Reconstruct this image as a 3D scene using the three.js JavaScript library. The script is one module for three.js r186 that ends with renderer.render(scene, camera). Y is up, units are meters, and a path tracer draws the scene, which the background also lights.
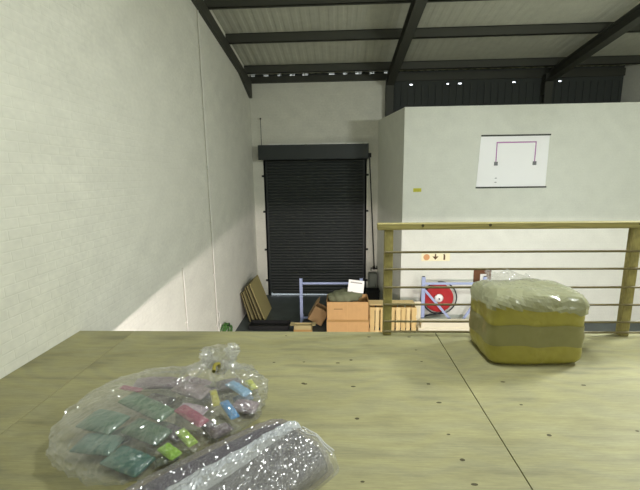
import * as THREE from 'three';
import { RoundedBoxGeometry } from 'three/addons/geometries/RoundedBoxGeometry.js';
import { mergeGeometries, mergeVertices, toCreasedNormals } from 'three/addons/utils/BufferGeometryUtils.js';
import { ImprovedNoise } from 'three/addons/math/ImprovedNoise.js';
import { RectAreaLightUniformsLib } from 'three/addons/lights/RectAreaLightUniformsLib.js';

// ------------------------------------------------------------------ camera, sky, lamps, exposure
const scene = new THREE.Scene();
const camera = new THREE.PerspectiveCamera(64.96, 640 / 490, 0.05, 100);
camera.position.set(0, 3.83, 0);
camera.rotation.order = 'YXZ';
camera.rotation.set(-10.3 * Math.PI / 180, 2.6 * Math.PI / 180, -0.78 * Math.PI / 180);
scene.add(camera);
scene.background = new THREE.Color(0.86, 0.93, 1.0);
scene.backgroundIntensity = 5.0;
const renderer = new THREE.WebGLRenderer({ antialias: true });
renderer.toneMapping = THREE.LinearToneMapping;
renderer.toneMappingExposure = 1.0;
renderer.shadowMap.enabled = true;
RectAreaLightUniformsLib.init();
const UPPER_COLOR = new THREE.Color(0.95, 1.0, 0.97);
const LOWER_COLOR = new THREE.Color(1.0, 0.88, 0.88), LOWER = 280;
// fluorescent fittings: [x, y, z] of the glowing face; upper ones hang from the roof over the platform
const UPPER_LAMPS = [[0.7, 5.65, -2.7], [4.7, 5.2, -4.3], [4.9, 5.4, 1.2]], UPPER_POWER = [124, 400, 115];
const LOWER_LAMPS = [[-0.9, 1.88, -1.6], [1.6, 1.88, -1.6], [4.1, 1.88, -1.6]];

// ------------------------------------------------------------------ helpers
let seed = 7;
const rnd = () => { seed = (seed * 1664525 + 1013904223) >>> 0; return seed / 4294967296; };
const rr = (a, b) => a + (b - a) * rnd();
const PN = new ImprovedNoise();
const nz = (x, y, z = 0) => PN.noise(x, y, z);
const fbm = (x, y, z = 0, o = 4) => { let s = 0, a = 1, f = 1, t = 0; for (let i = 0; i < o; i++) { s += a * nz(x * f, y * f, z * f + i * 7.3); t += a; a *= 0.5; f *= 2.03; } return s / t; };
const taken = new Map();
function numbered(n) { const k = taken.get(n) || 0; taken.set(n, k + 1); return k ? `${n}_${String(k).padStart(3, '0')}` : n; }
function tag(o, label, category, group, kind) {
  o.userData.label = label; o.userData.category = category;
  if (group) o.userData.group = group;
  if (kind) o.userData.kind = kind;
  return o;
}
function mesh(name, geo, mat, parent) {
  const g = Array.isArray(geo) ? (geo.length > 1 ? mergeGeometries(geo.map(norm)) : geo[0]) : geo;
  const m = new THREE.Mesh(g, mat); m.castShadow = m.receiveShadow = true;
  if (parent && parent !== scene) { m.name = name; parent.add(m); } else { m.name = numbered(name); scene.add(m); }
  return m;
}
function norm(g) {
  let h = g.index ? g.toNonIndexed() : g;
  for (const k of Object.keys(h.attributes)) if (!['position', 'normal', 'uv'].includes(k)) h.deleteAttribute(k);
  if (!h.attributes.uv) h.setAttribute('uv', new THREE.BufferAttribute(new Float32Array(h.attributes.position.count * 2), 2));
  return h;
}
function thing(name, label, category, pos = [0, 0, 0], turn = 0, group) {
  const o = new THREE.Group(); o.name = numbered(name); o.position.set(...pos); o.rotation.y = turn; scene.add(o);
  return tag(o, label, category, group);
}
function structure(name, geo, mat, label, category) { return tag(mesh(name, geo, mat), label, category, null, 'structure'); }
// box from min / max corners, uv in metres
function bx(x0, x1, y0, y1, z0, z1) {
  const w = x1 - x0, h = y1 - y0, d = z1 - z0;
  const g = new THREE.BoxGeometry(w, h, d); g.translate((x0 + x1) / 2, (y0 + y1) / 2, (z0 + z1) / 2);
  return metreUV(g);
}
function rbx(x0, x1, y0, y1, z0, z1, r = 0.01, s = 2) {
  const g = new RoundedBoxGeometry(x1 - x0, y1 - y0, z1 - z0, s, r); g.translate((x0 + x1) / 2, (y0 + y1) / 2, (z0 + z1) / 2);
  return metreUV(g);
}
function metreUV(g0) {
  const g = g0.index ? g0.toNonIndexed() : g0;
  const p = g.attributes.position, n = g.attributes.normal, uv = new Float32Array(p.count * 2);
  for (let i = 0; i < p.count; i++) {
    const ax = Math.abs(n.getX(i)), ay = Math.abs(n.getY(i)), az = Math.abs(n.getZ(i));
    let u, v;
    if (ax >= ay && ax >= az) { u = p.getZ(i); v = p.getY(i); } else if (ay >= az) { u = p.getX(i); v = p.getZ(i); } else { u = p.getX(i); v = p.getY(i); }
    uv[2 * i] = u; uv[2 * i + 1] = v;
  }
  g.setAttribute('uv', new THREE.BufferAttribute(uv, 2));
  return g;
}
function cyl(a, b, r, seg = 10, r2 = r) {
  const A = new THREE.Vector3(...a), B = new THREE.Vector3(...b), d = B.clone().sub(A);
  const g = new THREE.CylinderGeometry(r2, r, d.length(), seg);
  g.applyQuaternion(new THREE.Quaternion().setFromUnitVectors(new THREE.Vector3(0, 1, 0), d.clone().normalize()));
  g.translate(...A.add(B).multiplyScalar(0.5).toArray());
  return g;
}
function bar(a, b, w, h) { // rectangular bar between two points
  const A = new THREE.Vector3(...a), B = new THREE.Vector3(...b), d = B.clone().sub(A);
  const g = new RoundedBoxGeometry(w, h, d.length(), 1, Math.min(w, h) * 0.12);
  const m = new THREE.Matrix4().lookAt(A, B, new THREE.Vector3(0, 1, 0)); g.applyMatrix4(m);
  g.translate(...A.add(B).multiplyScalar(0.5).toArray());
  return g;
}
function extrudeZY(pts, x0, x1) { // polygon in (z, y), extruded along x
  const s = new THREE.Shape(pts.map(([z, y]) => new THREE.Vector2(-z, y)));
  const g = new THREE.ExtrudeGeometry(s, { depth: x1 - x0, bevelEnabled: false });
  g.rotateY(Math.PI / 2); g.translate(x0, 0, 0);
  return metreUV(g);
}
function dataTex(w, h, fn, srgb = true, wrap = true) {
  const d = new Uint8Array(w * h * 4);
  for (let j = 0; j < h; j++) for (let i = 0; i < w; i++) {
    const c = fn(i / w, j / h), o = (j * w + i) * 4;
    d[o] = Math.max(0, Math.min(255, c[0])); d[o + 1] = Math.max(0, Math.min(255, c[1])); d[o + 2] = Math.max(0, Math.min(255, c[2])); d[o + 3] = 255;
  }
  const t = new THREE.DataTexture(d, w, h); t.magFilter = THREE.LinearFilter; t.minFilter = THREE.LinearFilter;
  if (wrap) t.wrapS = t.wrapT = THREE.RepeatWrapping;
  if (srgb) t.colorSpace = THREE.SRGBColorSpace;
  t.needsUpdate = true; return t;
}
// tileable fbm: blend of four shifted copies
const tfbm = (u, v, f, o = 4, k = 0) => {
  const a = fbm(u * f, v * f, k, o), b = fbm((u - 1) * f, v * f, k, o), c = fbm(u * f, (v - 1) * f, k, o), d = fbm((u - 1) * f, (v - 1) * f, k, o);
  return (a * (1 - u) + b * u) * (1 - v) + (c * (1 - u) + d * u) * v;
};
const std = (hex, rough = 0.8, extra = {}) => new THREE.MeshStandardMaterial({ color: hex, roughness: rough, ...extra });

// ------------------------------------------------------------------ materials
// painted brick wall: 3.68 m x 2.752 m tile, courses of 86 mm, bricks 230 mm
const BW = 3.68, BH = 2.752;
const paintTex = dataTex(512, 384, (u, v) => {
  const n = tfbm(u, v, 9, 5, 1), m = tfbm(u, v, 60, 2, 4);
  const k = 1 + 0.07 * n + 0.05 * m;
  return [222 * k, 221 * k, 208 * k];
});
const brickBump = dataTex(1472, 1100, (u, v) => {
  const Y = v * 32, row = Math.floor(Y), fy = Y - row, X = u * 16 + (row % 2) * 0.5, fx = X - Math.floor(X);
  const jy = Math.min(fy, 1 - fy) * 86, jx = Math.min(fx, 1 - fx) * 230;
  const e = Math.min(1, Math.min(jx, jy) / 7);
  const h = nz(Math.floor(X) % 16 * 3.7, row * 5.1, 2) * 0.25;
  const g = 130 * e + 60 * h + 40 * tfbm(u, v, 80, 3, 9) + 40;
  return [g, g, g];
}, false);
for (const t of [paintTex, brickBump]) t.repeat.set(1 / BW, 1 / BH);
const M = {};
M.brickPaint = new THREE.MeshStandardMaterial({ map: paintTex, bumpMap: brickBump, bumpScale: 0.0035, roughness: 0.85 });
const plasterTex = dataTex(512, 512, (u, v) => { const k = 1 + 0.05 * tfbm(u, v, 8, 5, 3) + 0.03 * tfbm(u, v, 70, 2, 6); return [226 * k, 228 * k, 216 * k]; });
plasterTex.repeat.set(0.4, 0.4);
M.plaster = new THREE.MeshStandardMaterial({ map: plasterTex, bumpMap: brickBump, bumpScale: 0.002, roughness: 0.85 });
const roofTex = dataTex(512, 512, (u, v) => { const k = 1 + 0.10 * tfbm(u, v, 10, 5, 5) + 0.10 * tfbm(u, v, 90, 2, 8); return [196 * k, 196 * k, 180 * k]; });
roofTex.repeat.set(0.5, 0.5);
M.roof = new THREE.MeshStandardMaterial({ map: roofTex, roughness: 0.6 });
const concTex = dataTex(512, 512, (u, v) => { const k = 1 + 0.35 * tfbm(u, v, 7, 6, 2) + 0.2 * tfbm(u, v, 60, 2, 3); return [70 * k, 78 * k, 76 * k]; });
concTex.repeat.set(0.4, 0.4);
M.concrete = new THREE.MeshStandardMaterial({ map: concTex, roughness: 0.6 });
M.steel = std(0x41423a, 0.6, { metalness: 0.1 });
M.darkClad = std(0x3c403d, 0.75);
M.slat = std(0x2b302e, 0.5);
M.hood = std(0x2a302f, 0.5);
M.flash = std(0xe8e8e0, 0.5);
M.black = std(0x151615, 0.6);
M.pipe = std(0xdcdad0, 0.5);
M.lampBody = std(0xe6e6e0, 0.5);
M.tubeUp = std(0xffffff, 0.4, { emissive: UPPER_COLOR, emissiveIntensity: 4 });
M.tubeLow = std(0xffffff, 0.4, { emissive: LOWER_COLOR, emissiveIntensity: 4 });
// plywood, grain along x
function plyTex(k0) {
  return dataTex(1024, 768, (u, v) => {
    const w = tfbm(u, v, 4, 3, k0);
    const g = tfbm(u, (v + 0.02 * w) % 1, 3, 2, k0 + 2);
    const ring = Math.sin((v * 46 + 9 * w + 5 * g) * 2.2 + 3 * nz(u * 6, v * 14, k0));
    const fine = nz(u * 26, v * 620, k0 + 5), fine2 = nz(u * 120, v * 900, k0 + 9);
    const blot = tfbm(u, v, 6, 4, k0 + 11);
    const streak = Math.pow(Math.max(0, tfbm(u * 0.999, v, 5, 3, k0 + 17) + 0.6 * nz(u * 5, v * 46, k0 + 21)), 2);
    const k = 1 + 0.05 * ring * (0.5 + 0.5 * Math.max(0, w + 0.4)) + 0.09 * fine + 0.04 * fine2 + 0.16 * blot - 0.45 * streak;
    const t = 0.5 + 0.5 * ring;
    return [(158 - 5 * t) * k, (154 - 6 * t) * k, (116 - 9 * t) * k];
  });
}
const plyA = plyTex(3.3); plyA.repeat.set(1 / 2.97, 1 / 2.7);
M.ply = new THREE.MeshStandardMaterial({ map: plyA, roughness: 0.62 });
M.plyEdge = std(0x9c9060, 0.8);
M.screw = std(0x4a4428, 0.7);
const woodTex = dataTex(512, 256, (u, v) => { const n = tfbm(u, v, 3, 3, 8); const s = Math.sin((v * 22 + 4 * n) * 3); const k = 1 + 0.07 * s + 0.1 * nz(u * 8, v * 160, 1); return [150 * k, 140 * k, 86 * k]; });
woodTex.repeat.set(0.6, 3);
M.railWood = new THREE.MeshStandardMaterial({ map: woodTex, roughness: 0.6 });
const postTex = woodTex.clone(); postTex.rotation = Math.PI / 2; postTex.repeat.set(3, 0.6); postTex.needsUpdate = true;
M.postWood = new THREE.MeshStandardMaterial({ map: postTex, roughness: 0.6 });
M.railBar = std(0x6e6440, 0.55);
M.pine = std(0xe2c88e, 0.75); M.pine2 = std(0xd6b97c, 0.75); M.pale = std(0xe6dfc4, 0.75);
M.board = std(0x9c9160, 0.8); M.board2 = std(0x8c8258, 0.85); M.boardEdge = std(0x4a4228, 0.9);
const cardTex = dataTex(256, 256, (u, v) => { const k = 1 + 0.05 * tfbm(u, v, 8, 4, 1) + 0.03 * Math.sin(u * 256 * 0.8); return [205 * k, 163 * k, 108 * k]; });
M.card = new THREE.MeshStandardMaterial({ map: cardTex, roughness: 0.85 });
M.card2 = std(0xa98b60, 0.85); M.cardTape = std(0xb08a52, 0.35); M.ink = std(0x4c3a22, 0.8);
M.blue = std(0xa5b2d6, 0.45);
M.red = std(0xb0262a, 0.4); M.white = std(0xf2f0ea, 0.5); M.hose = std(0x24262c, 0.6);
M.green = std(0x4e7a3c, 0.5);
M.cabinet = std(0x6d7468, 0.6);
M.brown = std(0x6b4426, 0.6);
const film = (o = {}) => new THREE.MeshPhysicalMaterial({ color: 0xf4f4f2, roughness: 0.14, transmission: 0.86, thickness: 0, ior: 1.5, side: THREE.DoubleSide, ...o });
M.seal = std(0xe9e6e2, 0.3);
M.film = film({ transmission: 0.9, roughness: 0.12, ior: 1.85 });
M.filmHazy = film({ transmission: 0.8, roughness: 0.12, ior: 1.85 });

const roofY = z => 6.78 + 0.132 * (z + 12);
// ------------------------------------------------------------------ lamps (out of the frame)
function lamp(p, mat, color, power, tilt, label, group) {
  const L = thing('fluorescent_lamp', label, 'lamp', p, 0, group);
  mesh('housing', rbx(-0.64, 0.64, 0.03, 0.1, -0.09, 0.09, 0.01), M.lampBody, L);
  for (const s of [-1, 1]) mesh('tube', cyl([-0.6, 0.012, 0.045 * s], [0.6, 0.012, 0.045 * s], 0.013), mat, L);
  for (const s of [-1, 1]) mesh('end_cap', rbx(0.6 * s - 0.03, 0.6 * s + 0.03, -0.01, 0.04, -0.08, 0.08, 0.008), M.lampBody, L);
  const a = new THREE.RectAreaLight(color, power, 1.16, 0.13);
  a.position.set(0, -0.006, tilt ? -0.07 : 0);
  a.rotation.x = -Math.PI / 2 + tilt; L.add(a);
  return L;
}
const UP_NAMES = ['square low-bay lamp hung from the roof above the plastic bag', 'square low-bay lamp hung from the roof over the office block front', 'square low-bay lamp hung from the roof at the rear of the platform'];
UPPER_LAMPS.forEach((p, n) => {
  const L = thing('hanging_lamp', UP_NAMES[n], 'lamp', p, 0);
  mesh('housing', rbx(-0.31, 0.31, 0.3, 0.38, -0.31, 0.31, 0.02), M.lampBody, L);
  const fr = new THREE.CylinderGeometry(0.41, 0.17, 0.3, 4, 1, false); fr.rotateY(Math.PI / 4); fr.translate(0, 0.15, 0);
  mesh('diffuser', fr.toNonIndexed(), M.tubeUp, L);
  for (let k = 0; k < 4; k++) { // one light on each sloping face of the diffuser
    const a = new THREE.RectAreaLight(UPPER_COLOR, UPPER_POWER[n], 0.36, 0.32), g = new THREE.Group();
    g.rotation.y = k * Math.PI / 2; a.position.set(0, 0.145, -0.216); a.rotation.x = -0.78; g.add(a); g.name = 'diffuser_light'; L.add(g);
  }
  const top = roofY(p[2]) - p[1] - 0.03;
  mesh('cable', cyl([0, 0.38, 0], [0, top, 0], 0.006, 6), M.black, L);
});
const LOW_NAMES = ['white twin tube fluorescent lamp under the platform near the brick wall', 'white twin tube fluorescent lamp under the platform below the railing post', 'white twin tube fluorescent lamp under the platform far from the brick wall'];
LOWER_LAMPS.forEach((p, n) => {
  const L = lamp(p, M.tubeLow, LOWER_COLOR, LOWER, 0.95, LOW_NAMES[n]);
  for (const s of [-0.5, 0.5]) mesh('bracket', rbx(s - 0.02, s + 0.02, 0.1, 2.05 - p[1], -0.03, 0.03, 0.004), M.lampBody, L);
});

// ------------------------------------------------------------------ the room
const XL = -2.575, XR = 8.2, ZB = -12, ZF = 4;
structure('floor', bx(XL - 0.25, XR + 0.25, -0.2, 0, -14.5, ZF + 0.25), M.concrete, 'dark grey concrete floor of the lower level', 'floor');
structure('wall_left', extrudeZY([[-12.25, 0], [ZF + 0.25, 0], [ZF + 0.25, roofY(ZF + 0.25) + 0.02], [-12.25, roofY(-12.25) + 0.02]], XL - 0.25, XL), M.brickPaint, 'tall white painted brick side wall', 'wall');
structure('wall_right', extrudeZY([[-12.25, 0], [ZF + 0.25, 0], [ZF + 0.25, roofY(ZF + 0.25) + 0.02], [-12.25, roofY(-12.25) + 0.02]], XR, XR + 0.25), M.brickPaint, 'white painted brick side wall far from the roller shutter', 'wall');
structure('wall_front', bx(XL, XR, 0, roofY(ZF) + 0.02, ZF, ZF + 0.25), M.brickPaint, 'white painted brick wall at the rear of the platform', 'wall');
structure('wall_back', [bx(XL, -2.2, 0, 6.52, ZB - 0.25, ZB), bx(0.86, 1.45, 0, 6.52, ZB - 0.25, ZB), bx(-2.2, 0.86, 4.5, 6.52, ZB - 0.25, ZB), bx(1.45, XR, 0, 5.4, ZB - 0.25, ZB)], M.brickPaint, 'white painted wall around the roller shutter', 'wall');
{ // dark sheet cladding above the office block, with small daylight gaps
  const g = [];
  const yA = 6.385, yB = 6.425;
  g.push(bx(1.45, XR, 5.4, yA, ZB - 0.1, ZB - 0.04), bx(1.45, XR, yB, 6.71, ZB - 0.1, ZB - 0.04));
  let x = 1.45; for (const [a, b] of [[2.15, 2.24], [3.22, 3.29], [3.55, 3.66], [5.1, 5.2], [6.4, 6.5]]) { g.push(bx(x, a, yA, yB, ZB - 0.1, ZB - 0.04)); x = b; }
  g.push(bx(x, XR, yA, yB, ZB - 0.1, ZB - 0.04));
  for (let i = 0; i < 34; i++) g.push(bx(1.5 + i * 0.2, 1.56 + i * 0.2, 5.4, yA, ZB - 0.04, ZB - 0.015));
  structure('wall_cladding', g, M.darkClad, 'dark ribbed sheet cladding above the white office block', 'wall');
  const b = structure('trim_1', [bx(XL, 1.5, 6.52, 6.71, ZB - 0.2, ZB + 0.04), bx(XL, 1.5, 6.52, 6.54, ZB + 0.04, ZB + 0.1), bx(1.5, XR, 6.5, 6.71, ZB - 0.04, ZB + 0.02)], M.steel, 'dark steel eaves beam along the top of the back wall', 'beam');
  // closure blocks under the roof sheets: daylight shows between them
  const c = []; x = XL;
  const px = 0.392; let k = 0;
  for (let cx = -2.48; cx < 1.45; cx += px, k++) { if (k === 5) continue; const w = [0.13, 0.16, 0.1, 0.16, 0.17, 0, 0.17, 0.12, 0.18, 0.13, 0.1][k] || 0.12; c.push(bx(x, cx - w / 2, 6.71, 6.80, ZB - 0.12, ZB - 0.04)); x = cx + w / 2; }
  c.push(bx(x, XR, 6.71, 6.80, ZB - 0.12, ZB - 0.04));
  mesh('eaves_closure', c, M.darkClad, b);
}
{ // corrugated roof sheet, ribs running from the eaves up towards the platform
  const pts = [], n = 720, A = XL - 0.25, B = XR + 0.25;
  for (let i = 0; i <= n; i++) { const x = A + (B - A) * i / n, t = ((x * 5) % 1 + 1) % 1; const y = 0.009 * Math.min(1, Math.max(0, (Math.abs(t - 0.5) * 2 - 0.45) / 0.25)); pts.push(new THREE.Vector2(x, y)); }
  const low = pts.slice(), up = pts.map(p => new THREE.Vector2(p.x, p.y + 0.03)).reverse();
  const g = new THREE.ExtrudeGeometry(new THREE.Shape(low.concat(up)), { depth: 16.9, bevelEnabled: false });
  g.translate(0, 0, -12.5);
  const m = new THREE.Matrix4().set(1, 0, 0, 0, 0, 1, 0.132, 6.78 + 0.132 * 12, 0, 0, 1, 0, 0, 0, 0, 1);
  g.applyMatrix4(m); g.computeVertexNormals();
  structure('ceiling', metreUV(g), M.roof, 'pale grey ribbed roof sheeting sloping down to the shutter wall', 'ceiling');
}
// purlins: lipped channels carried on the rafters
[-11.36, -9.59, -8.15, -6.65, -5.15, -3.65, -2.15, -0.65, 0.85, 2.35, 3.7].forEach((z, i) => {
  const b = 6.57 + 0.132 * (z + 12), h = roofY(z) - b - 0.002;
  const g = [bx(XL, XR, b, b + h, z - 0.012, z), bx(XL, XR, b, b + 0.012, z - 0.075, z), bx(XL, XR, b + h - 0.02, b + h - 0.008, z - 0.075, z), bx(XL, XR, b, b + 0.03, z - 0.08, z - 0.07)];
  tag(mesh('roof_purlin', g, M.steel), i === 0 ? 'dark steel purlin closest to the daylight gaps at the eaves' : i === 1 ? 'dark steel purlin, second one up from the eaves' : i === 2 ? 'dark steel purlin, third one up from the eaves' : 'dark steel purlin under the roof above the platform', 'purlin', i < 3 ? null : 'purlins above the platform', 'structure');
});
function ibeam(name, x0, x1, z0, z1, label, haunch, flat) {
  const s = 0.132, Y = z => 6.315 + s * (z + 12), d = 0.25, g = [];
  const strip = (xa, xb, a, b) => extrudeZY([[z0, Y(z0) + a], [z1, Y(z1) + a], [z1, Y(z1) + b], [z0, Y(z0) + b]], xa, xb);
  g.push(strip(x0, x1, 0, 0.016), strip(x0, x1, d - 0.016, d));
  g.push(flat ? strip(x1 - 0.012, x1, 0.016, d - 0.016) : strip((x0 + x1) / 2 - 0.008, (x0 + x1) / 2 + 0.008, 0.016, d - 0.016));
  if (haunch) g.push(extrudeZY([[z0, Y(z0) - 0.22], [z0 + 0.15, Y(z0) - 0.22], [z0 + 1.3, Y(z0 + 1.3)], [z0, Y(z0)]], flat ? x0 : x0 + 0.04, flat ? x1 : x1 - 0.04));
  return tag(mesh(name, g, M.steel), label, 'beam', null, 'structure');
}
ibeam('roof_rafter', XL, -2.5, ZB + 0.05, ZF, 'dark steel rafter running along the top of the brick wall', true, true);
ibeam('roof_rafter', 1.44, 1.65, ZB + 0.22, ZF, 'dark steel rafter rising from the column behind the office block', false, false);
ibeam('roof_rafter', 5.9, 6.12, ZB + 0.22, ZF, 'dark steel rafter above the far end of the office block', false, false);
for (const [x, l] of [[1.44, 'dark steel column at the corner behind the white office block'], [5.9, 'dark steel column behind the far end of the office block']]) {
  const c = tag(mesh('steel_column', [bx(x, x + 0.21, 0, 6.36, ZB + 0.01, ZB + 0.025), bx(x, x + 0.21, 0, 6.36, ZB + 0.205, ZB + 0.22), bx(x + 0.1, x + 0.112, 0, 6.36, ZB + 0.025, ZB + 0.205), bx(x, x + 0.21, 6.34, 6.56, ZB + 0.01, ZB + 0.23)], M.steel), l, 'column', null, 'structure');
  mesh('gusset_plate', bx(x - 0.008, x + 0.002, 6.0, 6.3, ZB + 0.03, ZB + 0.2), M.steel, c);
}
// white office block in front of the back wall
{
  const s = new THREE.Shape([[1.25, 12], [1.645, 9.77], [XR, 9.77], [XR, 9.97], [1.83, 9.97], [1.46, 12]].map(([x, y]) => new THREE.Vector2(x, y)));
  const g = new THREE.ExtrudeGeometry(s, { depth: 5.41, bevelEnabled: false }); g.rotateX(-Math.PI / 2);
  // the column stands inside the block, behind its side wall
  structure('wall_partition', [metreUV(g), bx(1.9, XR, 5.33, 5.4, -11.7, -9.97)], M.plaster, 'white painted office block wall with an angled side', 'wall');
}
// ------------------------------------------------------------------ platform
{
  const deck = new THREE.Group(); deck.name = 'floor_platform'; scene.add(deck);
  tag(deck, 'raised plywood platform floor with an open front edge', 'floor', null, 'structure');
  mesh('deck_frame', [bx(XL, XR, 2.05, 2.311, -3.52, -3.45), bx(XL, XR, 2.05, 2.311, -3.45, ZF)], std(0x8b7f5a, 0.8), deck);
  const zs = [[-3.53, -1.09], [-1.086, 1.35], [1.354, ZF]], xs = [[XL, -2.02], [-2.016, 0.928], [0.934, 3.86], [3.866, 6.8], [6.806, XR]];
  for (const [z0, z1] of zs) for (const [x0, x1] of xs) {
    const sh = mesh('plywood_sheet', rbx(x0, x1, 2.312, 2.33, z0, z1, 0.0025, 1), M.ply, deck);
    sh.geometry.attributes.uv.array.forEach((v, i, a) => { a[i] = i % 2 ? v - z0 : (x0 > 0 ? x1 - v : v - x0); });
    if (z0 < -3 && x0 > -2.1 && x0 < 1) {
      const P = x0 < 0 ? [[-0.241, -2.577], [0.676, -3.146], [0.655, -2.595], [0.671, -2.363], [0.643, -2.043], [0.659, -1.839], [0.665, -1.674], [0.119, -1.676], [0.118, -2.179], [0.665, -3.417], [0.678, -2.935], [0.108, -2.953], [0.293, -3.413], [-0.276, -2.913], [-0.255, -2.585], [0.0, -2.9], [-0.49, -3.43], [-0.25, -2.1], [0.11, -2.55], [-0.52, -2.9]]
        : [[1.2, -2.633], [1.2, -2.35], [1.22, -2.05], [1.75, -2.6], [1.75, -2.1], [1.75, -3.1], [2.3, -2.6]];
      const hg = new THREE.CylinderGeometry(1, 1, 0.0012, 10);
      P.forEach(([x, z], i) => { const s = mesh('screw_hole', hg, M.screw, sh); s.position.set(x, 2.3302, z); s.scale.set([0.018, 0.011, 0.014][i % 3], 1, [0.008, 0.006, 0.01][i % 3]); });
    }
  }
}
// ------------------------------------------------------------------ timber railing
{
  const R = thing('timber_railing', 'pale timber railing with thin horizontal bars along the platform edge', 'railing', [0, 2.33, -3.49]);
  mesh('handrail', rbx(0.365, 6.2, 1.005, 1.062, -0.05, 0.045, 0.008), M.railWood, R);
  for (const x of [0.43, 2.6, 4.8]) mesh('post', rbx(x, x + 0.078, 0, 1.005, -0.034, 0.034, 0.006), M.postWood, R);
  for (const y of [0.802, 0.643, 0.471, 0.306, 0.14, 0.04]) mesh('rail_bar', cyl([0.43, y, 0.04], [6.2, y, 0.04], 0.0105, 8), M.railBar, R);
  for (const x of [0.765, 1.355, 2.64, 3.6, 4.84]) mesh('bolt_head', new THREE.CylinderGeometry(0.013, 0.013, 0.006, 8).rotateX(Math.PI / 2).translate(x, 1.045, 0.047), M.screw, R);
}
// ------------------------------------------------------------------ roller shutter
{
  const S = thing('roller_shutter', 'tall closed dark green-black roller shutter door with a box hood', 'shutter', [-0.67, 0, -12.02]);
  const n = 48, y0 = 0.075, y1 = 4.5, h = (y1 - y0) / n;
  const p = []; for (let i = 0; i <= 6; i++) { const t = i / 6; p.push(new THREE.Vector2(-0.01 + 0.021 * Math.sin(Math.PI * t), t * h * 0.93)); }
  for (let i = 6; i >= 0; i--) p.push(new THREE.Vector2(p[i].x - 0.006, p[i].y));
  const sg = new THREE.ExtrudeGeometry(new THREE.Shape(p), { depth: 2.98, bevelEnabled: false }); sg.rotateY(-Math.PI / 2); sg.translate(1.49, 0, 0); sg.scale(1, 1, 1);
  // profile x -> world z (towards the room)
  const back = bx(-1.5, 1.5, 0, h * 1.02, -0.03, -0.022);
  const slatGeo = mergeGeometries([norm(sg), norm(back)]);
  for (let i = 0; i < n; i++) { const s = mesh('slat', slatGeo, M.slat, S); s.position.y = y0 + i * h; }
  mesh('bottom_rail', rbx(-1.46, 1.49, -0.03, 0.045, -0.035, 0.0, 0.006), M.slat, S).position.y = 0.058;
  S.children[S.children.length - 1].rotation.z = -0.0075;
  for (const s of [-1, 1]) {
    const gd = mesh('guide_channel', [bx(s * 1.53 - 0.05, s * 1.53 + 0.05, 0, 4.42, 0.0, 0.03), bx(s * 1.555 - 0.025, s * 1.555 + 0.025, 0, 4.42, -0.06, 0.03)], M.hood, S);
    for (const y of [3.82, 2.72, 1.51, 0.5]) mesh('fixing_lug', [rbx(s * 1.6 - 0.04, s * 1.6 + 0.04, y - 0.03, y + 0.03, 0.02, 0.06, 0.006), cyl([s * 1.615, y, 0.05], [s * 1.615, y, 0.09], 0.018, 8)], M.black, gd);
  }
  const H = mesh('hood', rbx(-1.68, 1.615, 4.31, 4.73, 0.022, 0.3, 0.012), M.hood, S);
  mesh('hood_lip', rbx(-1.68, 1.615, 4.295, 4.315, 0.2, 0.308, 0.004), M.hood, H);
  const fl = []; let x = -1.36; while (x < 1.5) { const w = rr(0.25, 0.7), t = rr(0.012, 0.03); fl.push(bx(x, Math.min(1.57, x + w), 4.72, 4.735 + t, 0.27, 0.29)); x += w + rr(0.02, 0.08); }
  mesh('flashing_strip', fl, M.flash, H);
}
structure('floor_apron', bx(-4, 4, 0, 0.004, -14.4, -12.27), std(0xc9c7bd, 0.9), 'pale concrete apron outside the roller shutter', 'paving');
{
  const A = thing('aerial_rod', 'thin black rod standing up from the shutter hood', 'rod', [-2.27, 4.73, -11.9]);
  mesh('rod', cyl([0, 0, 0], [0, 0.78, 0], 0.009, 6), M.black, A);
  mesh('tip', new THREE.SphereGeometry(0.026, 10, 8).translate(0, 0.78, 0), M.black, A);
}
{ // shutter hoist
  const C = thing('shutter_chain', 'dark hoist rod hanging from the hood beside the shutter', 'chain', [0, 0, -11.84]);
  mesh('drive_head', rbx(0.955, 1.03, 4.33, 4.46, -0.12, 0.05, 0.01), M.black, C);
  mesh('rod', cyl([0.98, 4.36, 0], [1.16, 0.9, 0], 0.018, 8), M.black, C);
  mesh('crank_handle', [cyl([1.06, 0.93, 0], [1.26, 0.9, 0], 0.018, 8), cyl([1.06, 0.93, 0], [1.06, 0.84, 0], 0.014, 8), cyl([1.24, 0.9, 0], [1.24, 0.99, 0], 0.014, 8)], M.black, C);
  mesh('wall_bracket', rbx(1.12, 1.2, 0.88, 0.96, -0.16, 0.0, 0.008), M.black, C);
}
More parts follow.
